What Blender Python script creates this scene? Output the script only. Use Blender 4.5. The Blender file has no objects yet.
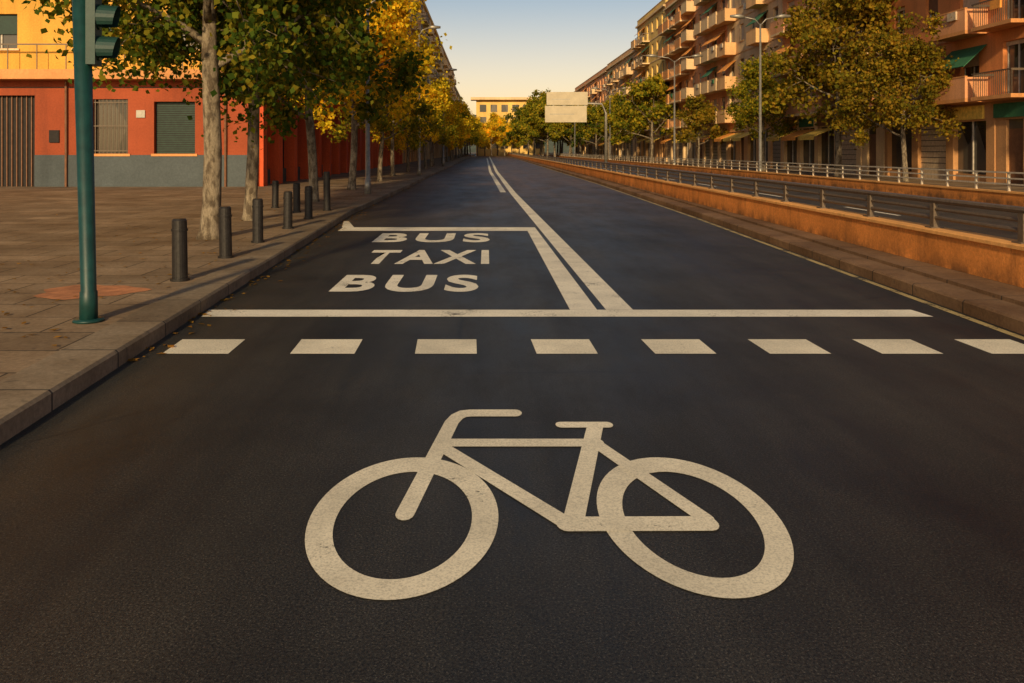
import bpy, math, random
import numpy as np
from mathutils import Vector
random.seed(7); np.random.seed(7)
scene=bpy.context.scene
COL=scene.collection

# ---------------------------------------------------------------- materials
def new_mat(name):
    m=bpy.data.materials.new(name); m.use_nodes=True
    nt=m.node_tree; nt.nodes.clear()
    out=nt.nodes.new('ShaderNodeOutputMaterial')
    return m,nt,out
def N(nt,typ,ins=None,**props):
    n=nt.nodes.new(typ)
    for k,v in props.items(): setattr(n,k,v)
    if ins:
        for k,v in ins.items():
            if isinstance(v,bpy.types.NodeSocket): nt.links.new(v,n.inputs[k])
            else: n.inputs[k].default_value=v
    return n
def c4(c): return (c[0],c[1],c[2],1.0)
def pos(nt,scale=(1,1,1)):
    g=N(nt,'ShaderNodeNewGeometry')
    m=N(nt,'ShaderNodeMapping',{'Vector':g.outputs['Position'],'Scale':scale})
    return m.outputs[0]
def noise(nt,vec,scale,detail=4,rough=0.6):
    return N(nt,'ShaderNodeTexNoise',{'Vector':vec,'Scale':scale,'Detail':detail,'Roughness':rough}).outputs['Fac']
def ramp(nt,fac,a,b,ca=(0,0,0),cb=(1,1,1)):
    r=N(nt,'ShaderNodeValToRGB',{'Fac':fac})
    r.color_ramp.elements[0].position=a; r.color_ramp.elements[0].color=c4(ca)
    r.color_ramp.elements[1].position=b; r.color_ramp.elements[1].color=c4(cb)
    return r.outputs[0]
def mix(nt,fac,a,b,mode='MIX'):
    n=N(nt,'ShaderNodeMix',data_type='RGBA',blend_type=mode)
    for idx,v in ((0,fac),(6,a),(7,b)):
        if isinstance(v,bpy.types.NodeSocket): nt.links.new(v,n.inputs[idx])
        elif idx==0: n.inputs[0].default_value=v
        else: n.inputs[idx].default_value=c4(v)
    return n.outputs[2]
def finish(nt,out,col,rough=0.8,metal=0,bump=None,bstr=0.3,bdist=0.01,spec=0.4):
    ins={'Base Color':col if isinstance(col,bpy.types.NodeSocket) else c4(col),'Roughness':rough,'Metallic':metal,'Specular IOR Level':spec}
    if bump is not None:
        b=N(nt,'ShaderNodeBump',{'Height':bump,'Strength':bstr,'Distance':bdist})
        ins['Normal']=b.outputs[0]
    p=N(nt,'ShaderNodeBsdfPrincipled',ins)
    nt.links.new(p.outputs[0],out.inputs[0])

def asphalt_color(nt,dark=(0.0065,0.0062,0.0054),light=(0.040,0.0365,0.030),k=1.0):
    v=pos(nt)
    grain=noise(nt,v,90,3,0.8)
    g=ramp(nt,grain,0.38,0.64,dark,light)
    sp=noise(nt,v,120,1,0.5)
    g=mix(nt,ramp(nt,sp,0.60,0.72,(0,0,0),(0.7,)*3),g,(0.105,0.098,0.082))
    big=noise(nt,v,0.45,4,0.6)
    g=mix(nt,1.0,g,ramp(nt,big,0.3,0.7,(0.56*k,)*3,(1.42*k,)*3),'MULTIPLY')
    st=noise(nt,pos(nt,(1.6,0.07,1)),1.3,3,0.6)
    g=mix(nt,1.0,g,ramp(nt,st,0.3,0.7,(0.68,0.68,0.70),(1.38,1.32,1.2)),'MULTIPLY')
    return g,grain,v
def m_asphalt(name,k=1.0,warm=None):
    m,nt,out=new_mat(name)
    g,grain,v=asphalt_color(nt,k=k)
    if warm:  # warm reflected light on the far stretch, multiplied into the asphalt colour
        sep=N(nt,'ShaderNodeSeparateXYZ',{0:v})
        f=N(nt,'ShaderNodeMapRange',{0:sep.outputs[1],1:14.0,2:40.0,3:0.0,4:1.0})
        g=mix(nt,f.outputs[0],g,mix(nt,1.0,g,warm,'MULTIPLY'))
    oil=noise(nt,pos(nt,(1.0,0.35,1)),1.1,5,0.7)
    g=mix(nt,ramp(nt,oil,0.54,0.68,(0,0,0),(0.65,)*3),g,(0.007,0.0075,0.0075))
    dust=noise(nt,pos(nt,(0.5,0.9,1)),0.9,6,0.75)
    g=mix(nt,ramp(nt,dust,0.57,0.76,(0,0,0),(0.38,)*3),g,(0.075,0.062,0.045))
    cr=N(nt,'ShaderNodeTexVoronoi',{'Vector':mix(nt,0.12,v,N(nt,'ShaderNodeTexNoise',{'Vector':v,'Scale':1.5}).outputs['Color']),'Scale':0.33},feature='DISTANCE_TO_EDGE')
    crk=ramp(nt,cr.outputs[0],0.0,0.005,(0.7,)*3,(0,0,0))
    gate=ramp(nt,noise(nt,v,0.25,2),0.52,0.56)
    g=mix(nt,mix(nt,1.0,crk,gate,'MULTIPLY'),g,(0.006,0.006,0.006))
    rg=N(nt,'ShaderNodeMapRange',{0:oil,1:0.35,2:0.7,3:0.64,4:0.48}).outputs[0]
    finish(nt,out,g,rg,bump=grain,bstr=0.4,bdist=0.004,spec=0.33)
    return m
def m_paint(name,col=(0.62,0.57,0.46),wear=0.5):
    m,nt,out=new_mat(name)
    g,grain,v=asphalt_color(nt)
    w1=noise(nt,v,38,4,0.75); w2=noise(nt,v,2.2,3,0.7)
    w=N(nt,'ShaderNodeMath',{0:w1,1:w2},operation='ADD').outputs[0]
    w=N(nt,'ShaderNodeMath',{0:w,1:0.5},operation='MULTIPLY').outputs[0]
    f=ramp(nt,w,wear-0.115,wear-0.045)
    tint=ramp(nt,noise(nt,v,1.2,5,0.65),0.3,0.7,tuple(c*0.74 for c in col),tuple(min(1,c*1.1) for c in col))
    tint=mix(nt,1.0,tint,ramp(nt,grain,0.33,0.55,(0.66,)*3,(1.05,)*3),'MULTIPLY')
    c=mix(nt,f,g,tint)
    finish(nt,out,c,0.7,bump=grain,bstr=0.3,bdist=0.003)
    return m
def m_plain(name,col,rough=0.7,metal=0,var=0.25,scale=6,spec=0.4):
    m,nt,out=new_mat(name)
    v=pos(nt); n=noise(nt,v,scale,4,0.65)
    c=ramp(nt,n,0.3,0.7,tuple(x*(1-var) for x in col),tuple(min(1,x*(1+var)) for x in col))
    finish(nt,out,c,rough,metal,bump=n,bstr=0.15,bdist=0.01,spec=spec)
    return m
def m_stucco(name,col,stain=0.5,rough=0.9):
    m,nt,out=new_mat(name)
    v=pos(nt)
    n1=noise(nt,v,0.35,4,0.6)
    c=ramp(nt,n1,0.3,0.7,tuple(x*0.8 for x in col),tuple(min(1,x*1.12) for x in col))
    streak=noise(nt,pos(nt,(1.6,1.6,0.12)),1.0,4,0.7)
    c=mix(nt,ramp(nt,streak,0.5,0.75,(0,0,0),(stain,)*3),c,tuple(x*0.4+0.01 for x in col))
    fine=noise(nt,v,14,3,0.7)
    c=mix(nt,1.0,c,ramp(nt,fine,0.3,0.7,(0.85,)*3,(1.1,)*3),'MULTIPLY')
    finish(nt,out,c,rough,bump=fine,bstr=0.3,bdist=0.015,spec=0.2)
    return m
def m_parapet(name,col):
    m,nt,out=new_mat(name)
    v=pos(nt)
    n1=noise(nt,v,0.9,5,0.65)
    c=ramp(nt,n1,0.30,0.70,tuple(x*0.66 for x in col),tuple(min(1,x*1.15) for x in col))
    streak=noise(nt,pos(nt,(2.6,2.6,0.7)),1.0,5,0.7)
    c=mix(nt,ramp(nt,streak,0.53,0.72,(0,0,0),(0.55,)*3),c,(0.17,0.07,0.025))
    sep=N(nt,'ShaderNodeSeparateXYZ',{0:v})
    base=N(nt,'ShaderNodeMapRange',{0:sep.outputs[2],1:0.17,2:0.36,3:0.8,4:0.0})
    c=mix(nt,mix(nt,1.0,base.outputs[0],ramp(nt,noise(nt,v,3,4),0.35,0.6),'MULTIPLY'),c,(0.11,0.06,0.03))
    f=noise(nt,v,26,4,0.8)
    c=mix(nt,1.0,c,ramp(nt,f,0.3,0.7,(0.74,)*3,(1.15,)*3),'MULTIPLY')
    jy=N(nt,'ShaderNodeMath',{0:sep.outputs[1],1:4.0},operation='PINGPONG').outputs[0]
    c=mix(nt,ramp(nt,jy,0.0,0.008,(0.7,)*3,(0,0,0)),c,(0.08,0.04,0.02))
    finish(nt,out,c,0.9,bump=f,bstr=0.5,bdist=0.015,spec=0.2)
    return m
def m_tiles(name,col,joint,bw,rh,mort=0.012,stainc=(0.5,0.42,0.33)):
    m,nt,out=new_mat(name)
    v=pos(nt)
    jit=mix(nt,0.006,v,N(nt,'ShaderNodeTexNoise',{'Vector':v,'Scale':3.0}).outputs['Color'])
    b=N(nt,'ShaderNodeTexBrick',{'Vector':jit,'Scale':1.0,'Mortar Size':mort,'Mortar Smooth':0.4,'Brick Width':bw,'Row Height':rh,
        'Color1':c4(tuple(x*0.78 for x in col)),'Color2':c4(tuple(x*1.15 for x in col)),'Mortar':c4(joint)})
    n=noise(nt,v,0.7,5,0.7)
    c=mix(nt,1.0,b.outputs[0],ramp(nt,n,0.3,0.7,stainc,(1.15,1.12,1.05)),'MULTIPLY')
    n2=noise(nt,v,26,4,0.75)
    c=mix(nt,1.0,c,ramp(nt,n2,0.3,0.7,(0.72,)*3,(1.18,)*3),'MULTIPLY')
    spots=noise(nt,v,7,2,0.5)
    c=mix(nt,ramp(nt,spots,0.67,0.7,(0,0,0),(0.4,)*3),c,(0.04,0.035,0.03))
    finish(nt,out,c,0.85,bump=b.outputs['Fac'],bstr=-0.5,bdist=0.01,spec=0.2)
    return m
def m_glass(name):
    m,nt,out=new_mat(name)
    n=N(nt,'ShaderNodeTexVoronoi',{'Vector':pos(nt,(0.6,0.6,0.33)),'Scale':1.0}).outputs['Color']
    s=N(nt,'ShaderNodeSeparateColor',{0:n}).outputs[0]
    c=ramp(nt,s,0.2,0.9,(0.012,0.014,0.016),(0.10,0.085,0.065))
    finish(nt,out,c,0.12,spec=0.6)
    return m
def m_leaf(name,cols):
    m,nt,out=new_mat(name)
    g=N(nt,'ShaderNodeNewGeometry')
    r=N(nt,'ShaderNodeValToRGB',{'Fac':g.outputs['Random Per Island']})
    cr=r.color_ramp
    while len(cr.elements)<len(cols): cr.elements.new(0.5)
    for i,c in enumerate(cols):
        cr.elements[i].position=i/(len(cols)-1); cr.elements[i].color=c4(c)
    tc=N(nt,'ShaderNodeTexCoord')
    n=noise(nt,tc.outputs['Object'],0.55,2,0.6)
    c=mix(nt,1.0,r.outputs[0],ramp(nt,n,0.32,0.68,(0.6,0.65,0.6),(1.4,1.3,1.0)),'MULTIPLY')
    d=N(nt,'ShaderNodeBsdfDiffuse',{'Color':c})
    t=N(nt,'ShaderNodeBsdfTranslucent',{'Color':mix(nt,1.0,c,(1.9,1.6,0.7),'MULTIPLY')})
    x=N(nt,'ShaderNodeMixShader',{0:0.4,1:d.outputs[0],2:t.outputs[0]})
    nt.links.new(x.outputs[0],out.inputs[0])
    return m
def m_bark(name,a,b):
    m,nt,out=new_mat(name)
    tc=N(nt,'ShaderNodeTexCoord')
    mp=N(nt,'ShaderNodeMapping',{'Vector':tc.outputs['Object'],'Scale':(1,1,0.45)}).outputs[0]
    n=noise(nt,mp,9,4,0.6)
    c=ramp(nt,n,0.42,0.58,a,b)
    f=noise(nt,mp,40,4,0.7)
    c=mix(nt,1.0,c,ramp(nt,f,0.3,0.7,(0.6,)*3,(1.2,)*3),'MULTIPLY')
    finish(nt,out,c,0.9,bump=f,bstr=0.6,bdist=0.02,spec=0.2)
    return m

M={}
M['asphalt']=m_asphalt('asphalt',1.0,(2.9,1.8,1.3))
M['asphalt2']=m_asphalt('asphalt_carriageway',1.8)
M['paint']=m_paint('road_paint',(0.78,0.70,0.51),0.43)
M['paint_line']=m_paint('road_paint_line',(0.80,0.73,0.56),0.475)
M['paint_yellow']=m_paint('yellow_edge_paint',(0.45,0.33,0.13),0.53)
M['slabs']=m_tiles('pavement_slabs',(0.27,0.20,0.13),(0.07,0.055,0.04),0.9,0.6)
M['kerb']=m_tiles('kerb_granite',(0.25,0.20,0.14),(0.05,0.045,0.04),30.0,1.0,0.012)
M['kerb2']=m_tiles('kerb_brown',(0.24,0.145,0.08),(0.05,0.04,0.03),30.0,1.0,0.012)
M['ground']=m_plain('ground_earth',(0.10,0.09,0.06),0.95,scale=0.3)
M['stain']=m_plain('red_sand',(0.38,0.15,0.06),0.95,var=0.45,scale=5)
M['orange_wall']=m_parapet('orange_render_wall',(0.80,0.29,0.065))
M['coping']=m_stucco('coping_render',(0.80,0.39,0.12),0.5)
M['rail']=m_plain('rail_metal',(0.13,0.095,0.065),0.5,0.2,scale=20)
M['rail_light']=m_plain('rail_pale',(0.50,0.43,0.33),0.5,0.1,scale=20)
M['green_pole']=m_plain('green_pole_paint',(0.006,0.038,0.034),0.45,0,0.3,9,0.4)
M['green_dark']=m_plain('green_housing',(0.010,0.040,0.032),0.5,0,0.2,12,0.4)
M['lens']=m_plain('lamp_lens',(0.02,0.05,0.03),0.2,0,0.2,30)
M['bollard']=m_plain('bollard_cast_iron',(0.022,0.019,0.017),0.5,0.3,0.4,25)
M['glass']=m_glass('window_glass')
M['dark']=m_plain('dark_shade_and_trim',(0.018,0.014,0.012),0.8)  # near-black; stands in for recess shade, also colours slats, vents and cable
M['steel']=m_plain('lamp_steel',(0.28,0.26,0.22),0.45,0.5)
M['sign']=m_plain('sign_panel',(0.46,0.39,0.27),0.5,0,0.12,1.5)
M['roof']=m_plain('roof_gravel',(0.22,0.16,0.11),0.9)
M['frame']=m_plain('window_frame',(0.45,0.40,0.33),0.5)
M['shutterA']=m_plain('roller_shutter_cream',(0.52,0.40,0.27),0.6)
M['shutterB']=m_plain('roller_shutter_brown',(0.17,0.075,0.035),0.6)
M['shutterG']=m_plain('roller_shutter_green',(0.012,0.035,0.024),0.6)
M['awnG']=m_plain('awning_green',(0.03,0.13,0.06),0.8)
M['awnO']=m_plain('awning_orange',(0.70,0.28,0.05),0.8)
M['awnY']=m_plain('awning_yellow',(0.80,0.54,0.10),0.8)
M['slate']=m_stucco('blue_grey_plinth',(0.085,0.10,0.105),0.4)
M['red']=m_stucco('red_render_shaded',(0.33,0.075,0.032),0.5)  # red render with the tree shade on the gable put into its colour
M['redlit']=m_stucco('red_render_lit',(0.66,0.11,0.04),0.3)  # brighter copy of the red render, sunlight on the columns put into colour
M['ochre']=m_stucco('ochre_render',(0.66,0.34,0.06),0.35)
M['yellow']=m_stucco('yellow_render',(0.82,0.53,0.16),0.3)
M['cream']=m_stucco('cream_render',(0.76,0.53,0.29),0.4)
M['salmon']=m_stucco('salmon_render',(0.76,0.36,0.17),0.45)
M['brick']=m_stucco('brick_red',(0.66,0.24,0.08),0.45)
M['tan']=m_stucco('tan_render',(0.75,0.44,0.20),0.45)
M['rust']=m_stucco('terracotta_render',(0.66,0.30,0.11),0.45)
M['brown']=m_stucco('brown_stone',(0.50,0.26,0.11),0.45)
M['bark']=m_bark('plane_bark',(0.10,0.075,0.05),(0.26,0.21,0.145))
M['hill']=m_plain('hill_scrub',(0.07,0.085,0.06),0.95,var=0.4,scale=0.05)
M['leaf_dark']=m_leaf('leaves_dark_green',[(0.03,0.06,0.012),(0.06,0.10,0.018),(0.12,0.14,0.02),(0.28,0.21,0.025)])
M['leaf_olive']=m_leaf('leaves_olive',[(0.07,0.10,0.014),(0.15,0.17,0.02),(0.30,0.26,0.025),(0.42,0.29,0.03)])
M['leaf_gold']=m_leaf('leaves_gold',[(0.24,0.22,0.018),(0.54,0.44,0.025),(0.74,0.56,0.035),(0.76,0.46,0.03)])
M['leaf_rust']=m_leaf('leaves_rust',[(0.07,0.08,0.014),(0.16,0.13,0.018),(0.30,0.18,0.025),(0.22,0.20,0.02)])
M['litter']=m_leaf('fallen_leaves',[(0.20,0.10,0.03),(0.32,0.18,0.04),(0.14,0.08,0.03)])

# ---------------------------------------------------------------- mesh helpers
class MB:
    """collects geometry; one material per bucket key"""
    def __init__(s): s.b={}
    def _g(s,m): return s.b.setdefault(m,([],[]))
    def poly(s,m,pts):
        V,F=s._g(m); i=len(V); V.extend(pts); F.append(tuple(range(i,i+len(pts))))
    def hexa(s,m,p):
        V,F=s._g(m); i=len(V); V.extend(p)
        for f in ((0,3,2,1),(4,5,6,7),(0,1,5,4),(1,2,6,5),(2,3,7,6),(3,0,4,7)): F.append(tuple(i+k for k in f))
    def box(s,m,x0,x1,y0,y1,z0,z1):
        s.hexa(m,[(x0,y0,z0),(x1,y0,z0),(x1,y1,z0),(x0,y1,z0),(x0,y0,z1),(x1,y0,z1),(x1,y1,z1),(x0,y1,z1)])
    def tube(s,m,pts,rad,n=10,cap=True):
        V,F=s._g(m); base=len(V); P=[Vector(p) for p in pts]
        for k,p in enumerate(P):
            d=(P[min(k+1,len(P)-1)]-P[max(k-1,0)]).normalized()
            up=Vector((0,0,1)) if abs(d.z)<0.95 else Vector((1,0,0))
            a=d.cross(up).normalized(); b=a.cross(d).normalized()
            r=rad[k] if isinstance(rad,(list,tuple)) else rad
            for j in range(n):
                t=2*math.pi*j/n; q=p+(a*math.cos(t)+b*math.sin(t))*r; V.append(tuple(q))
        for k in range(len(P)-1):
            for j in range(n):
                j2=(j+1)%n; F.append((base+k*n+j,base+k*n+j2,base+(k+1)*n+j2,base+(k+1)*n+j))
        if cap:
            F.append(tuple(base+j for j in range(n))[::-1]); F.append(tuple(base+(len(P)-1)*n+j for j in range(n)))
    def obj(s,name,parent=None,smooth=False):
        mats=list(s.b.keys()); V=[];F=[];MI=[]
        for k,m in enumerate(mats):
            v,f=s.b[m]; o=len(V); V.extend(v); F.extend([tuple(o+i for i in ff) for ff in f]); MI.extend([k]*len(f))
        me=bpy.data.meshes.new(name); me.from_pydata(V,[],F)
        for m in mats: me.materials.append(M[m])
        me.polygons.foreach_set('material_index',MI)
        if smooth: me.polygons.foreach_set('use_smooth',[True]*len(F))
        me.update()
        o=bpy.data.objects.new(name,me); COL.objects.link(o)
        if parent: o.parent=parent
        return o
def empty(name,loc=(0,0,0)):
    e=bpy.data.objects.new(name,None); e.location=loc; e.empty_display_size=0.3; COL.objects.link(e); return e
def interp(tab):
    a=[t[0] for t in tab]; b=[t[1] for t in tab]
    return lambda y: float(np.interp(y,a,b))
def ribbon(name,fl,fr,ys,z,mat):
    mb=MB()
    for a,b in zip(ys[:-1],ys[1:]):
        mb.poly(mat,[(fl(a),a,z),(fr(a),a,z),(fr(b),b,z),(fl(b),b,z)])
    return mb.obj(name)
def extrude(name,path,ys,prof,mat):
    """prof: closed profile list of (dx,z)"""
    mb=MB(); n=len(prof)
    V,F=mb._g(mat)
    for y in ys:
        for dx,z in prof: V.append((path(y)+dx,y,z))
    for k in range(len(ys)-1):
        for j in range(n):
            j2=(j+1)%n; F.append((k*n+j,k*n+j2,(k+1)*n+j2,(k+1)*n+j))
    F.append(tuple(range(n))); F.append(tuple((len(ys)-1)*n+j for j in range(n))[::-1])
    return mb.obj(name)

# ---------------------------------------------------------------- street layout
xl=interp([(-30,-2.55),(4.45,-2.64),(8.75,-2.84),(20,-3.33),(37,-3.35),(131,-3.5),(420,-3.6)])
xr=interp([(-30,4.5),(7.1,4.64),(19.3,5.0),(38.6,5.3),(101,5.35),(420,5.4)])
YS=[-30,-10,0,2,4.45,6,7.1,8.75,12,16,19.3,20,25,30,37,38.6,60,80,101,131,180,250,330,420]
mb=MB(); mb.poly('ground',[(-1500,-400,-0.03),(1500,-400,-0.03),(1500,2500,-0.03),(-1500,2500,-0.03)]); mb.obj('ground')
ribbon('road',lambda y:xl(y)-0.02,lambda y:xr(y)+0.02,YS,0.0,'asphalt')
ribbon('central_carriageway_road',lambda y:6.0,lambda y:14.2,YS,0.0,'asphalt2')
ribbon('service_road',lambda y:14.5,lambda y:18.3,YS,0.001,'asphalt2')
KH=0.13
extrude('kerb',xl,YS,[(0,-0.02),(0,KH-0.02),(-0.02,KH),(-0.42,KH),(-0.42,-0.02)],'kerb')
mb=MB()
for a,b in zip(YS[:-1],YS[1:]): mb.poly('slabs',[(-80,a,KH-0.006),(xl(a)-0.41,a,KH-0.006),(xl(b)-0.41,b,KH-0.006),(-80,b,KH-0.006)])
mb.obj('pavement')
extrude('kerb',xr,YS,[(0,-0.02),(0,0.11),(0.02,0.13),(0.38,0.13),(0.38,0.17),(1.4,0.17),(1.4,-0.02)],'kerb2')
mb=MB(); mb.box('slabs',18.3,22.2,-30,420,-0.02,0.12); mb.obj('pavement')
# orange parapet following the road
wp=interp([(-30,5.5),(8,5.55),(40,5.7),(420,5.8)])
parapet=empty('parapet_wall')
o=extrude('wall',wp,YS,[(0,0.172),(0,0.56),(0.28,0.56),(0.28,0.172)],'orange_wall'); o.parent=parapet
o=extrude('coping',wp,YS,[(-0.03,0.562),(-0.03,0.60),(-0.02,0.61),(0.30,0.61),(0.31,0.60),(0.31,0.562)],'coping'); o.parent=parapet
# metal railing on the parapet
mb=MB(); y=5.2
while y<230:
    x=wp(y)+0.14
    mb.box('rail',x-0.035,x+0.035,y-0.045,y+0.045,0.612,0.93)
    mb.box('rail',x-0.08,x+0.08,y-0.08,y+0.08,0.6105,0.625)
    y+=1.75
for z,r in ((0.96,0.038),(0.85,0.022),(0.74,0.026)):
    mb.tube('rail',[(wp(yy)+0.14,yy,z) for yy in (-6,8,20,40,100,230)],r,8)
mb.obj('metal_railing')
# far parapet and pale railing
far=empty('parapet_wall')
o=extrude('wall',lambda y:14.2,[-30,420],[(0,-0.02),(0,0.42),(0.25,0.42),(0.25,-0.02)],'orange_wall'); o.parent=far
o=extrude('coping',lambda y:14.2,[-30,420],[(-0.03,0.422),(-0.03,0.47),(0.28,0.47),(0.28,0.422)],'coping'); o.parent=far
mb=MB(); y=6
while y<220:
    mb.box('rail_light',14.29,14.35,y-0.03,y+0.03,0.472,0.96); y+=1.5
for z in (0.98,0.82,0.66): mb.box('rail_light',14.28,14.36,-5,220,z-0.02,z+0.02)
mb.obj('metal_railing')

# ---------------------------------------------------------------- road markings
ZM=0.003
def flat(name,polys,mat='paint_line',z=ZM,step=0.0):
    mb=MB()
    for k,p in enumerate(polys): mb.poly(mat,[(x,y,z+k*step) for x,y in p])
    return mb.obj(name)
def sub_strip(x0a,x1a,x0b,x1b,ya,yb): return [(x0a,ya),(x1a,ya),(x1b,yb),(x0b,yb)]
flat('stop_line_marking',[[(-2.74,7.86),(4.28,7.86),(4.24,8.2),(-2.78,8.2)]])
dash=[(-2.55,-2.03),(-1.545,-1.04),(-0.565,-0.08),(0.39,0.87),(1.32,1.80),(2.22,2.70),(3.10,3.58),(3.96,4.42)]
flat('dashed_crossing_marking',[[(a,6.43),(b,6.43),(b-0.01,6.92),(a-0.02,6.92)] for a,b in dash],'paint')
flat('lane_line_marking',[sub_strip(0.83,1.10,0.80,1.0,8.205,16.2)])
flat('lane_line_marking',[sub_strip(-2.95,1.0,-2.97,0.99,16.205,16.95),
     [(-3.0,16.96),(-2.75,16.96),(-3.1,18.4),(-3.22,18.4)]])
flat('centre_line_marking',[sub_strip(1.19,1.46,1.1,1.36,8.205,14),sub_strip(1.1,1.36,0.98,1.22,14.0,22),
      sub_strip(0.98,1.22,0.86,1.08,22.0,30),sub_strip(0.86,1.08,0.6,0.82,30.0,60),sub_strip(0.6,0.82,0.5,0.7,60,200)])
flat('centre_line_marking',[sub_strip(0.5,0.72,0.15,0.35,31,60),sub_strip(0.15,0.35,-0.1,0.1,60,160)])
mb=MB()
for a,b in zip(YS[:-1],YS[1:]): mb.poly('paint_yellow',[(xr(a)-0.13,a,ZM),(xr(a)-0.05,a,ZM),(xr(b)-0.05,b,ZM),(xr(b)-0.13,b,ZM)])
mb.obj('edge_line_marking')
mb=MB(); y=4
while y<200:
    mb.poly('paint_line',[(10.0,y,ZM),(10.12,y,ZM),(10.12,y+3,ZM),(10.0,y+3,ZM)]); y+=8
mb.obj('lane_line_marking')

def text_mark(name,txt,x0,x1,y0,y1):
    cu=bpy.data.curves.new(name,'FONT'); cu.body=txt; cu.offset=0.032; cu.space_character=1.24
    cu.resolution_u=5
    t=bpy.data.objects.new('tmp',cu); COL.objects.link(t)
    dg=bpy.context.evaluated_depsgraph_get()
    me=bpy.data.meshes.new_from_object(t.evaluated_get(dg))
    bpy.data.objects.remove(t)
    v=np.array([vv.co[:] for vv in me.vertices])
    mn=v.min(0); mx=v.max(0)
    for vv in me.vertices:
        vv.co.x=x0+(vv.co.x-mn[0])/(mx[0]-mn[0])*(x1-x0)
        vv.co.y=y0+(vv.co.y-mn[1])/(mx[1]-mn[1])*(y1-y0)
        vv.co.z=ZM
    me.materials.clear(); me.materials.append(M['paint_line'])
    o=bpy.data.objects.new(name,me); COL.objects.link(o)
text_mark('bus_lettering_marking','BUS',-1.79,-0.10,9.24,10.5)
text_mark('taxi_lettering_marking','TAXI',-1.80,0.03,11.5,13.1)
text_mark('bus_lettering_marking','BUS',-2.0,0.05,14.2,15.75)

# bicycle symbol (stretched along the lane as road symbols are)
ST=1.55
bk=MB(); zc=[ZM]
def ring(cx,cy,rx,ry,ix,iy,icy,n=72):
    zc[0]+=0.0002
    for k in range(n):
        a=2*math.pi*k/n;b=2*math.pi*(k+1)/n
        bk.poly('paint',[(cx+rx*math.cos(a),cy+ry*math.sin(a),zc[0]),(cx+rx*math.cos(b),cy+ry*math.sin(b),zc[0]),
                         (cx+ix*math.cos(b),icy+iy*math.sin(b),zc[0]),(cx+ix*math.cos(a),icy+iy*math.sin(a),zc[0])])
def stroke(pts,w=0.078):
    zc[0]+=0.0002
    P=[np.array((x,y/ST)) for x,y in pts]
    r=w/2
    L=[];R=[]
    for k,p in enumerate(P):
        d0=P[k]-P[k-1] if k>0 else P[1]-P[0]; d1=P[k+1]-P[k] if k<len(P)-1 else d0
        d0=d0/np.linalg.norm(d0); d1=d1/np.linalg.norm(d1)
        d=(d0+d1); d/=np.linalg.norm(d); nrm=np.array((-d[1],d[0])); s=r/max(0.4,np.dot(d,d0))
        L.append(p+nrm*s); R.append(p-nrm*s)
    def cap(p,d):
        a0=math.atan2(d[1],d[0])
        return [p+r*np.array((math.cos(a0+t),math.sin(a0+t))) for t in np.linspace(math.pi/2,-math.pi/2,9)][1:-1]
    d1=P[-1]-P[-2]; d0=P[0]-P[1]
    ring_=L+cap(P[-1],d1)+R[::-1]+cap(P[0],d0)
    bk.poly('paint',[(q[0],q[1]*ST,zc[0]) for q in ring_][::-1])
ring(-0.36,3.585,0.41,0.675,0.295,0.51,3.56)
ring(0.88,3.59,0.39,0.67,0.28,0.505,3.565)
stroke([(0.17,4.98),(-0.10,4.98),(-0.145,4.965),(-0.18,4.91),(-0.207,4.81),(-0.36,3.60)],0.084)
stroke([(-0.22,4.475),(0.60,4.475)],0.076)
stroke([(-0.235,4.40),(0.34,3.51)])
stroke([(0.625,4.74),(0.372,3.53)],0.09)
stroke([(0.43,4.765),(0.70,4.765)],0.064)
stroke([(0.60,4.44),(0.945,3.55)],0.078)
stroke([(0.34,3.50),(0.945,3.505)],0.088)
bk.obj('bicycle_road_marking')

# ---------------------------------------------------------------- street furniture
def bollard(x,y,h=0.70,r=0.085):
    mb=MB(); z=KH-0.006
    mb.tube('bollard',[(0,0,0),(0,0,0.03),(0,0,0.031),(0,0,h*0.80),(0,0,h*0.801),(0,0,h*0.84),(0,0,h*0.841),(0,0,h*0.97),(0,0,h)],
            [r*1.25,r*1.25,r,r*0.97,r*1.08,r*1.08,r*0.97,r*0.96,r*0.80],20)
    o=mb.obj('bollard',smooth=False); o.location=(x,y,z); o.rotation_euler=(random.uniform(-.015,.015),random.uniform(-.02,.02),0)
for x,y in [(-3.47,9.27),(-3.58,11.24),(-3.66,13.1),(-3.74,15.4),(-3.83,17.6),(-3.9,20.0),(-5.4,20.9),(-4.5,19.4)]:
    bollard(x,y,0.70 if (x,y)!=(-3.9,20.0) else 0.95)

tl=empty('traffic_light',(-3.43,7.06,KH))
mb=MB()
mb.tube('green_pole',[(0,0,-0.01),(0,0,0.25),(0,0,0.26),(-0.09,0,3.9)],[0.075,0.072,0.064,0.08],20)
mb.tube('green_pole',[(0,0,0.0),(0,0,0.02)],[0.13,0.12],20)
mb.obj('pole',tl,True)
mb=MB()
hz=2.20
mb.box('green_dark',0.055,0.13,-0.12,0.12,hz,hz+0.82)
mb.box('green_dark',-0.04,0.06,-0.04,0.04,hz+0.1,hz+0.15); mb.box('green_dark',-0.04,0.06,-0.04,0.04,hz+0.65,hz+0.70)
for k in range(3):
    zc2=hz+0.14+0.27*k
    mb.tube('lens',[(0.131,0,zc2),(0.145,0,zc2)],0.10,24)
    V,F=mb._g('green_dark'); b0=len(V); n=16
    for (xx,rr) in ((0.13,0.118),(0.30,0.108)):
        for j in range(n+1):
            t=math.radians(-35+250*j/n)
            V.append((xx-(0.05*(1-math.sin(t))*0.5 if xx>0.2 else 0),rr*math.cos(t),zc2+rr*math.sin(t)))
    for j in range(n): F.append((b0+j,b0+j+1,b0+n+1+j+1,b0+n+1+j))
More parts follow.
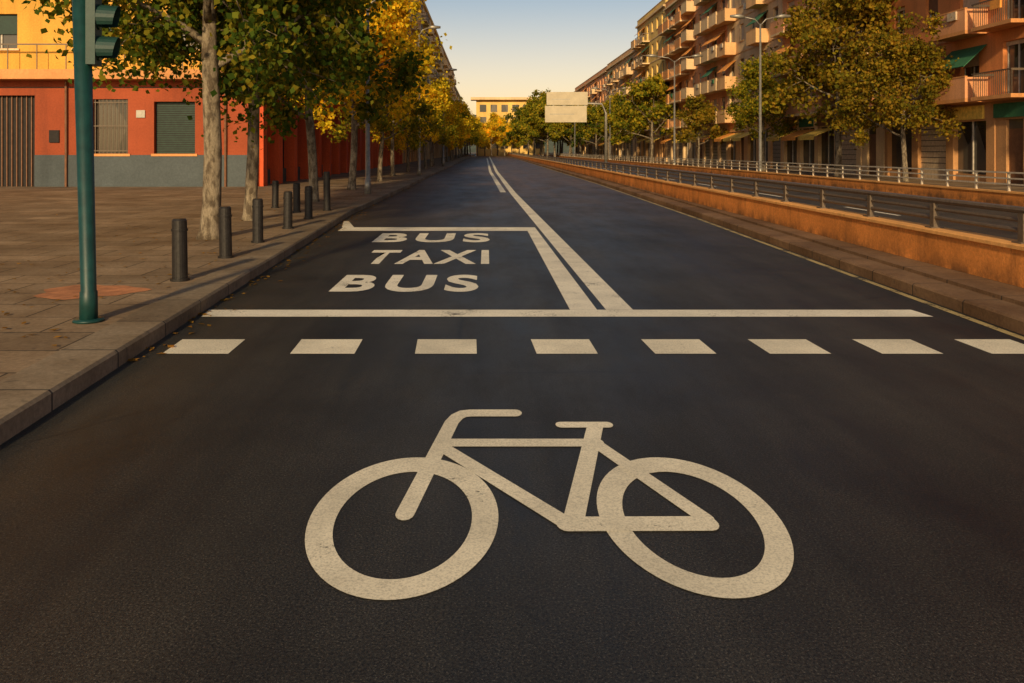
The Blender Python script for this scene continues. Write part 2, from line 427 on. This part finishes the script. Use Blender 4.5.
o=mb.obj('signal_head',tl); o.rotation_euler=(0,0,math.radians(12)); o.location=(-0.055,0,0)

def lamp(name,x,y,h,arms=(1,),z=0.12,arm=1.6,mat='steel'):
    e=empty(name,(x,y,z)); mb=MB()
    mb.tube(mat,[(0,0,0),(0,0,0.5),(0,0,0.51),(0,0,h)],[0.11,0.11,0.085,0.05],12); mb.obj('pole',e,True)
    for s in arms:
        mb=MB(); mb.tube(mat,[(0,0,h-0.1),(s*arm*0.3,0,h+0.25),(s*arm,0,h+0.4)],0.035,8)
        mb.tube(mat,[(s*arm*0.85,0,h+0.37),(s*(arm+0.15),0,h+0.42),(s*(arm+0.65),0,h+0.42)],[0.06,0.13,0.07],10)
        mb.obj('arm_and_luminaire',e,True)
lamp('street_lamp',-3.95,47.7,8.2,(1,),arm=0.6)
lamp('street_lamp',-4.0,27.5,6.2,(1,),arm=0.5)
lamp('street_lamp',-4.0,75,8.4,(1,),arm=0.6)
lamp('street_lamp',15.0,65.6,8.6,(1,-1))
lamp('street_lamp',15.0,100,8.6,(1,-1))
lamp('street_lamp',15.0,45,8.4,(1,-1),arm=1.0)
lamp('street_lamp',15.0,140,8.6,(1,-1))
# gantry sign
g=empty('overhead_direction_sign',(11.0,80,0))
mb=MB(); mb.tube('steel',[(0.6,0,0),(0.6,0,5.2),(0.2,0,6.1),(-5.2,0,6.3)],[0.16,0.13,0.11,0.07],12); mb.obj('post_and_arm',g,True)
mb=MB(); mb.box('sign',-5.2,-1.2,-0.22,-0.14,5.98,7.25); mb.box('sign',-5.35,-1.3,-0.22,-0.14,4.3,5.90)
mb.box('steel',-4.6,-4.45,-0.13,-0.06,4.4,7.1); mb.box('steel',-2.2,-2.05,-0.13,-0.06,4.4,7.1); mb.obj('panels',g)
mb=MB()
for z0,z1,xa,xb in ((6.5,6.58,-4.7,-2.9),(5.05,5.13,-4.9,-2.5)):
    mb.box('steel',xa,xb,-0.225,-0.2205,z0,z1)
mb.obj('legend',g)

# ---------------------------------------------------------------- buildings
class Frame:
    def __init__(s,o,u,n): s.o=o;s.u=u;s.n=n
    def p(s,u,n,z): return (s.o[0]+s.u[0]*u+s.n[0]*n, s.o[1]+s.u[1]*u+s.n[1]*n, z)
def fbox(mb,fr,m,u0,u1,n0,n1,z0,z1):
    P=[fr.p(u0,n0,z0),fr.p(u1,n0,z0),fr.p(u1,n1,z0),fr.p(u0,n1,z0),fr.p(u0,n0,z1),fr.p(u1,n0,z1),fr.p(u1,n1,z1),fr.p(u0,n1,z1)]
    mb.hexa(m,P)
def facade(B,fr,L,gh,floors,fh,wall,base_mat,bay=3.0,bal='mix',seed=0,ground='shops',trim='cream',detail=1,winw=1.3,awn=('awnG','awnO'),balmat=None):
    R=random.Random(seed)
    W,G,S,BA,RA,AW,SH=B['walls'],B['windows'],B['shutters'],B['balconies'],B['railings'],B['awnings'],B['shopfronts']
    T=0.30
    nb=max(1,int(round(L/bay))); bw=L/nb
    z0=0.1
    if ground=='arcade':
        for i in range(nb+1):
            c=min(max(i*bw,0.3),L-0.3); fbox(W,fr,'redlit',c-0.3,c+0.3,-T,0.22,z0,gh-0.7)
        fbox(W,fr,'redlit',0,L,-T,0.24,gh-0.7,gh)
        for i in range(nb):
            fbox(SH,fr,R.choice(['shutterB','dark','dark']),i*bw+0.3,(i+1)*bw-0.3,-T-0.1,-T+0.02,z0,gh-0.9)  # dark panels paint the shade of a deep recess between columns
            fbox(SH,fr,'slate',i*bw+0.3,(i+1)*bw-0.3,-T+0.021,-T+0.12,z0,0.75)
    else:
        for i in range(nb+1):
            a=max(0,i*bw-0.3); b=min(L,i*bw+0.3); fbox(W,fr,base_mat,a,b,-T,0.02,z0,gh-0.8)
        fbox(W,fr,base_mat,0,L,-T,0.03,gh-0.8,gh)
        for i in range(nb):
            a=i*bw+0.3; b=(i+1)*bw-0.3; k=R.random()
            if k<0.35:
                fbox(SH,fr,R.choice(['shutterA','shutterB','steel']),a,b,-0.22,-0.16,z0,gh-0.8)
                for q in range(10):
                    zz=z0+(gh-0.9)*q/10; fbox(SH,fr,'dark',a,b,-0.16,-0.15,zz,zz+0.03)
            elif k<0.6:
                c=(a+b)/2
                fbox(W,fr,base_mat,a,c-0.55,-0.28,-0.02,z0,gh-0.8); fbox(W,fr,base_mat,c+0.55,b,-0.28,-0.02,z0,gh-0.8)
                fbox(SH,fr,'shutterB',c-0.55,c+0.55,-0.2,-0.15,z0,2.5); fbox(SH,fr,'glass',c-0.55,c+0.55,-0.2,-0.15,2.5,gh-0.8)
            else:
                fbox(SH,fr,'glass',a,b,-0.26,-0.22,z0+0.4,gh-0.8)
                fbox(SH,fr,base_mat,a,b,-0.28,-0.1,z0,z0+0.4)
                fbox(SH,fr,'frame',(a+b)/2-0.04,(a+b)/2+0.04,-0.2,-0.14,z0+0.4,gh-0.8)
            if R.random()<0.6:
                fbox(SH,fr,R.choice(['awnY','awnO','sign','awnG','shutterB','sign']),a+0.1,b-0.1,0.035,0.14,gh-0.72,gh-0.12)
            if R.random()<0.45:
                m=R.choice(['awnY','awnO','awnY'])
                AW.hexa(m,[fr.p(a,0.05,gh-0.95),fr.p(b,0.05,gh-0.95),fr.p(b,1.3,gh-1.45),fr.p(a,1.3,gh-1.45),
                           fr.p(a,0.05,gh-0.90),fr.p(b,0.05,gh-0.90),fr.p(b,1.3,gh-1.40),fr.p(a,1.3,gh-1.40)])
                fbox(AW,fr,m,a,b,1.30,1.32,gh-1.65,gh-1.39)
    fbox(W,fr,trim,0.0,L,-T,0.28,gh,gh+0.16)
    zb=gh+0.16
    patt=[R.random() for _ in range(nb)]
    for f in range(floors):
        z=zb+f*fh; sill=0.9; head=2.35
        top=z+fh
        fbox(W,fr,wall,0,L,-T,0,z+head,top)
        prev=0.0
        for i in range(nb):
            c=(i+0.5)*bw
            isb=(bal=='all') or (bal=='mix' and (patt[i]<0.55))
            w=winw*(1.15 if isb else 0.85); sl=0.05 if isb else sill
            a=c-w/2; b=c+w/2
            fbox(W,fr,wall,prev,a,-T,0,z,z+head); prev=b
            fbox(W,fr,wall,a,b,-T,0,z,z+sl)
            fbox(G,fr,'glass',a,b,-T+0.02,-T+0.06,z+sl,z+head)
            fbox(G,fr,'frame',c-0.03,c+0.03,-T+0.061,-T+0.10,z+sl+0.05,z+head-0.05)
            for e0,e1 in ((a,a+0.05),(b-0.05,b)): fbox(G,fr,'frame',e0,e1,-T+0.061,-T+0.10,z+sl,z+head)
            d=R.choice([0.18,0.18,0.4,0.8,1.4,head-sl-0.02])
            d=min(d,head-sl-0.02)
            fbox(S,fr,R.choice(['shutterA','shutterA','shutterB']) ,a+0.001,b-0.001,-T+0.11,-T+0.15,z+head-d,z+head-0.002)
            if not isb: fbox(W,fr,trim,a-0.08,b+0.08,0.001,0.07,z+sl-0.08,z+sl)
            if isb:
                hw=bw*0.43; dp=1.0
                fbox(BA,fr,trim,c-hw,c+hw,0.002,dp,z-0.14,z+0.02)
                if patt[i]<0.28 or bal=='all' and i%2==0:
                    m=balmat or (base_mat if bal!='all' else wall)
                    fbox(BA,fr,m,c-hw,c+hw,dp-0.08,dp-0.001,z+0.021,z+0.95)
                    fbox(BA,fr,m,c-hw,c-hw+0.08,0.002,dp-0.081,z+0.021,z+0.95); fbox(BA,fr,m,c+hw-0.08,c+hw,0.002,dp-0.081,z+0.021,z+0.95)
                    fbox(BA,fr,trim,c-hw-0.02,c+hw+0.02,dp-0.1,dp+0.02,z+0.951,z+1.0)
                else:
                    st=0.13 if detail else 0.3
                    u=c-hw
                    while u<=c+hw:
                        fbox(RA,fr,'rail',u-0.012,u+0.012,dp-0.05,dp-0.025,z+0.021,z+0.99); u+=st
                    fbox(RA,fr,'rail',c-hw,c+hw,dp-0.06,dp-0.015,z+0.99,z+1.04)
                    for e0 in (c-hw,c+hw-0.03): fbox(RA,fr,'rail',e0,e0+0.03,0.002,dp-0.06,z+0.95,z+1.04)
                if R.random()<0.28:
                    m=R.choice(awn)
                    zt=z+head+0.05
                    AW.hexa(m,[fr.p(c-hw,0.03,zt-0.03),fr.p(c+hw,0.03,zt-0.03),fr.p(c+hw,1.05,zt-1.0),fr.p(c-hw,1.05,zt-1.0),
                               fr.p(c-hw,0.03,zt),fr.p(c+hw,0.03,zt),fr.p(c+hw,1.07,zt-0.97),fr.p(c-hw,1.07,zt-0.97)])
                if R.random()<0.3:
                    fbox(BA,fr,R.choice(['awnG','shutterA','awnO','sign']),c-hw*0.6,c-hw*0.1,dp+0.022,dp+0.10,z+0.55,z+0.92)
            elif R.random()<0.3:
                fbox(BA,fr,'sign',b+0.15,b+0.75,0.002,0.32,z+0.3,z+0.8)
        fbox(W,fr,wall,prev,L,-T,0,z,z+head)
        fbox(W,fr,trim,0,L,0.001,0.05,top-0.13,top-0.02)
    zt=zb+floors*fh
    fbox(W,fr,trim,0,L,-T,0.30,zt,zt+0.22)
    fbox(W,fr,wall,0,L,-T,0,zt+0.22,zt+1.0)
    fbox(W,fr,trim,0,L,-T-0.04,0.05,zt+1.0,zt+1.07)
    return zt
def building(name,side,xf,y0,y1,gh,floors,fh,wall,base,depth=14,**kw):
    e=empty(name,(0,0,0))
    B={k:MB() for k in ('walls','windows','shutters','balconies','railings','awnings','shopfronts','roof')}
    L=y1-y0
    if side<0: fr=Frame((xf,y0),(0,1),(1,0))
    else: fr=Frame((xf,y0),(0,1),(-1,0))
    zt=facade(B,fr,L,gh,floors,fh,wall,base,**kw)
    T=0.30
    fbox(B['walls'],fr,wall,0.0,L,-depth,-T-0.001,0.0,zt+0.1)
    fbox(B['walls'],fr,wall,0,0.25,-depth,-T-0.045,zt+0.101,zt+0.9); fbox(B['walls'],fr,wall,L-0.25,L,-depth,-T-0.045,zt+0.101,zt+0.9)
    fbox(B['roof'],fr,'roof',0.3,L-0.3,-depth+0.1,-T-0.1,zt+0.102,zt+0.15)
    R=random.Random(kw.get('seed',0)+50)
    a=L*R.uniform(0.3,0.6); fbox(B['roof'],fr,wall,a,a+4,-8,-3.5,zt+0.151,zt+2.7); fbox(B['roof'],fr,'roof',a-0.2,a+4.2,-8.2,-3.3,zt+2.701,zt+2.85)
    for q in range(4):
        u=R.uniform(1,L-1); n=-R.uniform(1,5); p=fr.p(u,n,0)
        B['roof'].tube('rail',[(p[0],p[1],zt+0.15),(p[0],p[1],zt+R.uniform(2,3.5))],0.03,5)
    for k,mbb in B.items():
        if mbb.b: mbb.obj(k,e)
    return e
XR=22.0
building('apartment_building',1,XR,20,45.3,3.7,7,3.0,'brick','brown',bay=3.2,bal='mix',seed=11,trim='rust',balmat='salmon')
building('apartment_building',1,XR,45.4,61,3.9,6,3.0,'salmon','cream',bay=3.1,bal='all',seed=12,trim='cream')
building('apartment_building',1,XR,61.1,75,4.0,6,3.0,'cream','tan',bay=2.8,bal='mix',seed=13,trim='tan')
building('apartment_building',1,XR,75.1,89,4.0,5,3.05,'salmon','cream',bay=2.8,bal='mix',seed=14,trim='cream')
building('apartment_building',1,XR,89.1,101,4.0,5,2.9,'rust','cream',bay=3.0,bal='all',seed=15,trim='cream',detail=0)
building('apartment_building',1,XR,101.1,120,4.2,5,3.0,'yellow','tan',bay=3.0,bal='mix',seed=16,trim='cream',detail=0)
building('apartment_building',1,XR,120.1,150,4.0,4,3.0,'tan','cream',bay=3.2,bal='mix',seed=17,trim='cream',detail=0)
building('apartment_building',1,XR,150.1,205,4.0,4,2.95,'salmon','cream',bay=3.4,bal='mix',seed=18,trim='cream',detail=0)
XL=-9.3
building('apartment_building',-1,XL,62,88,4.4,6,3.0,'ochre','red',bay=3.1,bal='mix',seed=22,ground='arcade',trim='cream')
building('apartment_building',-1,XL,88.1,116,4.4,6,3.0,'yellow','tan',bay=3.1,bal='mix',seed=23,trim='cream')
building('apartment_building',-1,XL,116.1,160,4.4,6,3.0,'cream','cream',bay=3.2,bal='mix',seed=24,trim='yellow',detail=0)
building('apartment_building',-1,XL,160.1,230,4.2,6,3.0,'yellow','cream',bay=3.4,bal='mix',seed=25,trim='cream',detail=0)
building('apartment_building',-1,XL,230.1,300,4.2,5,3.0,'cream','cream',bay=3.4,bal='mix',seed=26,trim='cream',detail=0)
# near left building: red ground floor with blue-grey plinth, gable end faces the camera
e=building('corner_apartment_building',-1,XL,33.3,61.9,4.6,6,3.0,'ochre','red',depth=30,bay=3.0,bal='mix',seed=21,ground='arcade',trim='rust')
mb=MB(); fr=Frame((XL,33.0),(-1,0),(0,-1)); T=0.3
L=30.0
def H(m,u0,u1,z0,z1,n0=-0.29,n1=0.0): fbox(mb,fr,m,u0,u1,n0,n1,z0,z1)
ops=[(2.45,4.1,1.45,3.55,'w'),(5.15,6.55,1.45,3.65,'g'),(8.9,10.9,0.1,3.8,'d'),(13.0,15.0,1.45,3.6,'w'),(17,19,1.45,3.6,'w'),(22,24,0.1,3.6,'d')]
prev=0.0
for u0,u1,z0,z1,k in ops:
    H('slate',prev,u0,0.1,1.4,-0.29,0.03); H('red',prev,u0,1.4,4.4); prev=u1
    if z0>1: H('slate',u0,u1,0.1,1.4,-0.29,0.03); H('red',u0,u1,1.4,z0,-0.29,0.0)
    H('red',u0,u1,z1,4.4)
    if k=='d':
        H('dark',u0,u1,0.1,z1,-0.29,-0.22)
        q=u0
        while q<u1: H('shutterB',q,q+0.04,0.1,z1,-0.2,-0.16); q+=0.2
    elif k=='w':
        H('shutterG',u0,u1,z0,z1,-0.29,-0.22)
        zz=z0
        while zz<z1-0.05: H('dark',u0,u1,zz,zz+0.025,-0.219,-0.205); zz+=0.09
        H('rust',u0-0.1,u1+0.1,z0-0.1,z0,0.002,0.06)
    else:
        H('glass',u0,u1,z0,z1,-0.29,-0.25)
        q=u0+0.05
        while q<u1: H('rail',q,q+0.03,z0,z1,-0.09,-0.06); q+=0.16
        for zz in (z0+0.1,(z0+z1)/2,z1-0.15): H('rail',u0,u1,zz,zz+0.035,-0.058,-0.04)
        H('rust',u0-0.1,u1+0.1,z0-0.1,z0,0.002,0.06)
H('slate',prev,L,0.1,1.4,-0.29,0.03); H('red',prev,L,1.4,4.4)
H('rust',-0.4,L,4.4,4.78,-0.29,0.75)
# downpipes, vents and a cable run on the gable wall
for u in (1.2,7.6,12.1): mb.tube('shutterB',[fr.p(u,0.09,0.1),fr.p(u,0.09,4.39)],0.05,8)
H('steel',4.45,4.8,2.9,3.2,0.002,0.05); H('dark',7.9,8.3,1.9,2.4,0.002,0.06)
H('dark',0.3,12.0,4.1,4.13,0.002,0.03)
for f in range(6):
    z=4.78+f*3.0; prev=0
    for u0 in (2.2,5.8,9.6,13.2,16.8,20.4,24):
        w=1.5; H('ochre',prev,u0,z,z+2.3); prev=u0+w
        H('ochre',u0,u0+w,z,z+0.9); H('glass',u0,u0+w,z+0.9,z+2.3,-0.28,-0.24)
        H('frame',u0+w/2-0.03,u0+w/2+0.03,z+0.9,z+2.3,-0.235,-0.2)
        H('shutterG',u0,u0+w,z+1.5,z+2.3,-0.19,-0.15); H('cream',u0-0.1,u0+w+0.1,z+0.82,z+0.9,0.002,0.08)
    H('ochre',prev,L,z,z+2.3); H('ochre',0,L,z+2.3,z+2.98); H('rust',0,L,z+2.98,z+3.0,-0.29,0.03)
for k in range(26):
    H('rail',0.4+k*1.15,0.43+k*1.15,4.781,5.75,0.62,0.65)
H('rail',-0.3,L,5.75,5.8,0.61,0.66)
mb.obj('gable_wall',e)
# building closing the view
eb=empty('civic_building'); mb=MB()
mb.box('yellow',-3,16,228,231.9,0,15.5)
for i in range(6):
    for j in range(4): mb.box('glass',-2+i*3,-0.2+i*3,227.9,227.98,2+j*3.4,4+j*3.4)
mb.box('cream',-4.5,17.5,226.5,232,15.5,16.2); mb.obj('facade',eb)
# hills
mb=MB(); V,F=mb._g('hill'); nx,ny=60,10
for j in range(ny):
    for i in range(nx):
        x=-700+1400*i/(nx-1); y=600+60*j
        hgt=math.sin(math.pi*j/(ny-1))**0.7*(26+16*math.sin(x*0.006+1)+9*math.sin(x*0.021)+4*math.sin(x*0.07+j))
        V.append((x,y,-1+max(0,hgt)))
for j in range(ny-1):
    for i in range(nx-1): a=j*nx+i; F.append((a,a+1,a+nx+1,a+nx))
mb.obj('hills',smooth=True)

# ---------------------------------------------------------------- trees
def gen_tree(seed,Ht,cr,fork,nleaf,lsize,tr=0.16,droop=0.0,nl=9,nsub=6):
    R=random.Random(seed); rs=np.random.RandomState(seed)
    mb=MB(); tips=[]
    lean=Vector((R.uniform(-0.04,0.04),R.uniform(-0.04,0.04),0))
    def tp(z): return Vector((lean.x*z+0.06*math.sin(z*1.1+seed),lean.y*z+0.05*math.cos(z*0.9+seed),z))
    zs=[0,0.15,0.6,1.5,2.5,fork,fork+(Ht*0.8-fork)*0.35,fork+(Ht*0.8-fork)*0.7,Ht*0.8]
    rr=[tr*1.45,tr*1.15,tr,tr*0.95,tr*0.9,tr*0.82,tr*0.55,tr*0.3,tr*0.1]
    mb.tube('bark',[tp(z) for z in zs],rr,12)
    for i in range(nl):
        t=i/(nl-1); z0=fork*0.92+(Ht*0.72-fork)*t
        az=i*2.4+R.uniform(-0.3,0.3)
        s=tp(z0); el=math.radians(25+35*t+R.uniform(-8,8))
        Ln=cr*R.uniform(0.75,1.15)*(1.1-0.45*t)
        d=Vector((math.cos(az)*math.cos(el),math.sin(az)*math.cos(el),math.sin(el)))
        pts=[s]; 
        for k in range(1,6):
            dd=(d+Vector((R.uniform(-.18,.18),R.uniform(-.18,.18),R.uniform(-.1,.2)))).normalized()
            pts.append(pts[-1]+dd*Ln/5)
        r0=tr*(0.5-0.25*t)
        mb.tube('bark',pts,[r0*(1-0.16*k) for k in range(6)],7)
        for j in range(nsub):
            k=R.choice([2,3,3,4,4,5]); b=pts[k]
            da=(d*0.5+Vector((R.uniform(-1,1),R.uniform(-1,1),R.uniform(-0.45-droop,0.8)))).normalized()
            L2=Ln*R.uniform(0.28,0.55); sp=[b,b+da*L2*0.5,b+da*L2+Vector((0,0,-0.1*L2))]
            mb.tube('bark',sp,[r0*0.35,r0*0.22,r0*0.1],5)
            for q in range(3):
                dt=(da+Vector((R.uniform(-1,1),R.uniform(-1,1),R.uniform(-0.9-droop,0.5)))).normalized()
                L3=R.uniform(0.35,0.75); s0=sp[R.choice([1,2,2])]
                e=s0+dt*L3; mb.tube('bark',[s0,e],[r0*0.12,0.008],4)
                tips.append((e,R.uniform(0.6,1.5))); 
                if R.random()<0.6: tips.append(((s0+e)*0.5,R.uniform(0.4,1.0)))
    tips.append((tp(Ht*0.85),1.5)); tips.append((tp(Ht*0.78),1.2))
    wood=mb.obj('tmp_wood',smooth=True); wm=wood.data; bpy.data.objects.remove(wood)
    C=np.array([t[0][:] for t in tips]); w=np.array([t[1] for t in tips]); w/=w.sum()
    idx=rs.choice(len(C),nleaf,p=w)
    sg=rs.uniform(0.14,0.34,len(C))[idx][:,None]
    P=C[idx]+rs.normal(size=(nleaf,3))*sg*np.array([1,1,0.85])
    a=rs.normal(size=(nleaf,3)); a[:,2]-=0.5; a/=np.linalg.norm(a,axis=1)[:,None]
    b=rs.normal(size=(nleaf,3)); b=np.cross(a,b); b/=np.linalg.norm(b,axis=1)[:,None]
    c=np.cross(a,b)
    s=(lsize*rs.uniform(0.6,1.25,nleaf))[:,None]
    q=np.stack([P-a*s*0.5,P+b*s*0.42-a*s*0.1+c*s*0.08,P+a*s*0.55,P-b*s*0.42-a*s*0.1+c*s*0.08],1).reshape(-1,3)
    me=bpy.data.meshes.new('foliage_mesh')
    me.vertices.add(nleaf*4); me.vertices.foreach_set('co',q.astype(np.float32).ravel())
    me.loops.add(nleaf*4); me.loops.foreach_set('vertex_index',np.arange(nleaf*4,dtype=np.int32))
    me.polygons.add(nleaf); me.polygons.foreach_set('loop_start',np.arange(0,nleaf*4,4,dtype=np.int32)); me.polygons.foreach_set('loop_total',np.full(nleaf,4,dtype=np.int32))
    me.materials.append(M['leaf_dark']); me.update(calc_edges=True)
    return wm,me
near=[gen_tree(101,8.8,2.6,3.1,30000,0.115,0.155,0.8,10,8),gen_tree(102,8.6,2.5,3.0,28000,0.115,0.13,0.8,10,8)]
mid=[gen_tree(111+i,9.0,2.7,2.7,16000,0.18,0.14,0.2,10,7) for i in range(4)]
farT=[gen_tree(121+i,9.0,3.0,2.5,6500,0.32,0.15) for i in range(3)]
def tree(kind,x,y,mat,s=1.0,rz=None,z=0.1,name='plane_tree'):
    wm,fm=kind; e=empty(name,(x,y,z)); e.scale=(s,s,s); e.rotation_euler=(0,0,random.uniform(0,6.28) if rz is None else rz)
    a=bpy.data.objects.new('trunk_and_limbs',wm); b=bpy.data.objects.new('foliage',fm)
    for o in (a,b): COL.objects.link(o); o.parent=e
    b.material_slots[0].link='OBJECT'; b.material_slots[0].material=M[mat]
tree(near[0],-4.62,13.6,'leaf_dark',1.0,0.6)
tree(near[1],-4.95,17.2,'leaf_dark',1.0,2.2)
tree(mid[0],-5.0,23.5,'leaf_dark',0.95)
tree(mid[1],-5.0,30.5,'leaf_gold',0.95)
y=38.5; i=0
while y<150:
    tree((mid if y<80 else farT)[i%3],-5.0+random.uniform(-.4,.3),y,['leaf_olive','leaf_gold','leaf_gold'][i%3],random.uniform(0.74,0.86)+ (0.10 if y>70 else 0)); y+=8.5 if y<80 else 10; i+=1
while y<230:
    tree(farT[i%3],-5.2,y,'leaf_gold',1.1); y+=12; i+=1
for (x,y,k,m,s) in [(19.6,38.5,mid[0],'leaf_rust',0.85),(19.4,45.5,mid[2],'leaf_rust',1.30),(19.4,57.5,mid[3],'leaf_olive',0.95),
        (19.6,76,farT[1],'leaf_rust',0.72),(19.4,97,farT[2],'leaf_olive',1.2),(19.6,114,farT[0],'leaf_olive',1.0),
        (19.6,132,farT[1],'leaf_olive',1.1),(19.6,148,farT[2],'leaf_dark',1.1)]:
    tree(k,x,y,m,s)
for i in range(13):
    tree(farT[i%3],random.uniform(9,19),random.uniform(150,225),random.choice(['leaf_dark','leaf_olive','leaf_olive']),random.uniform(1.1,1.6))
for i in range(8):
    tree(farT[i%3],-4+i*1.7,random.uniform(195,222),'leaf_gold',random.uniform(0.9,1.25))

# red sand patch and fallen leaves on pavement
mb=MB()
pts=[]
for k in range(28):
    t=2*math.pi*k/28; r=1+0.13*math.sin(3*t+1)+0.08*math.sin(7*t)
    pts.append((-4.15+0.52*r*math.cos(t),8.55+0.42*r*math.sin(t),KH-0.002))
mb.poly('stain',pts); mb.obj('sand_patch_ground')
mb=MB(); R=random.Random(5)
for k in range(900):
    yy=R.uniform(6,40); xx=R.choice([xl(yy)-0.5-abs(R.gauss(0,2.2)), xl(yy)+abs(R.gauss(0,0.12))])
    z=0.006 if xx>xl(yy) else KH+0.003
    s=R.uniform(0.02,0.045); a=R.uniform(0,6.28)
    p=[(xx+s*math.cos(a+q)*f,yy+s*math.sin(a+q)*f,z+R.uniform(0,0.012)) for q,f in ((0,1.2),(1.6,.6),(3.14,1),(4.7,.6))]
    mb.poly('litter',p)
mb.obj('fallen_leaves')

# ---------------------------------------------------------------- light and sky
AZ=math.radians(190); EL=math.radians(21)
w=bpy.data.worlds.new('World'); scene.world=w; w.use_nodes=True; nt=w.node_tree; nt.nodes.clear()
sky=N(nt,'ShaderNodeTexSky',sky_type='NISHITA'); sky.sun_disc=False; sky.sun_elevation=EL; sky.sun_rotation=AZ
sky.dust_density=1.6; sky.air_density=1.1; sky.ozone_density=1.8
# warm low haze near the horizon
tc=N(nt,'ShaderNodeTexCoord'); sep=N(nt,'ShaderNodeSeparateXYZ',{0:tc.outputs['Generated']})
hz_=N(nt,'ShaderNodeMapRange',{0:sep.outputs[2],1:0.0,2:0.24,3:1.0,4:0.0},interpolation_type='SMOOTHSTEP').outputs[0]
haze=mix(nt,hz_,(0,0,0),(7.2,3.5,0.6))
skyc=mix(nt,1.0,sky.outputs[0],haze,'ADD')
bg=N(nt,'ShaderNodeBackground',{'Color':skyc,'Strength':0.092}); ow=N(nt,'ShaderNodeOutputWorld',{0:bg.outputs[0]})
d=Vector((math.sin(AZ)*math.cos(EL),math.cos(AZ)*math.cos(EL),math.sin(EL)))
L_=bpy.data.lights.new('sun','SUN'); L_.energy=4.3; L_.angle=math.radians(2.5); L_.color=(1.0,0.74,0.40)
so=bpy.data.objects.new('sun',L_); so.rotation_euler=d.to_track_quat('Z','Y').to_euler(); so.location=(0,0,60); COL.objects.link(so)

cam=bpy.data.cameras.new('camera'); co=bpy.data.objects.new('camera',cam); COL.objects.link(co)
co.location=(0,0,1.6); co.rotation_euler=(math.radians(90),0,0)
cam.sensor_width=36; cam.lens=820/1024*36; cam.shift_x=25/1024; cam.shift_y=-191.5/1024
cam.clip_start=0.05; cam.clip_end=5000
scene.camera=co
scene.view_settings.view_transform='Standard'; scene.view_settings.look='None'; scene.view_settings.exposure=0
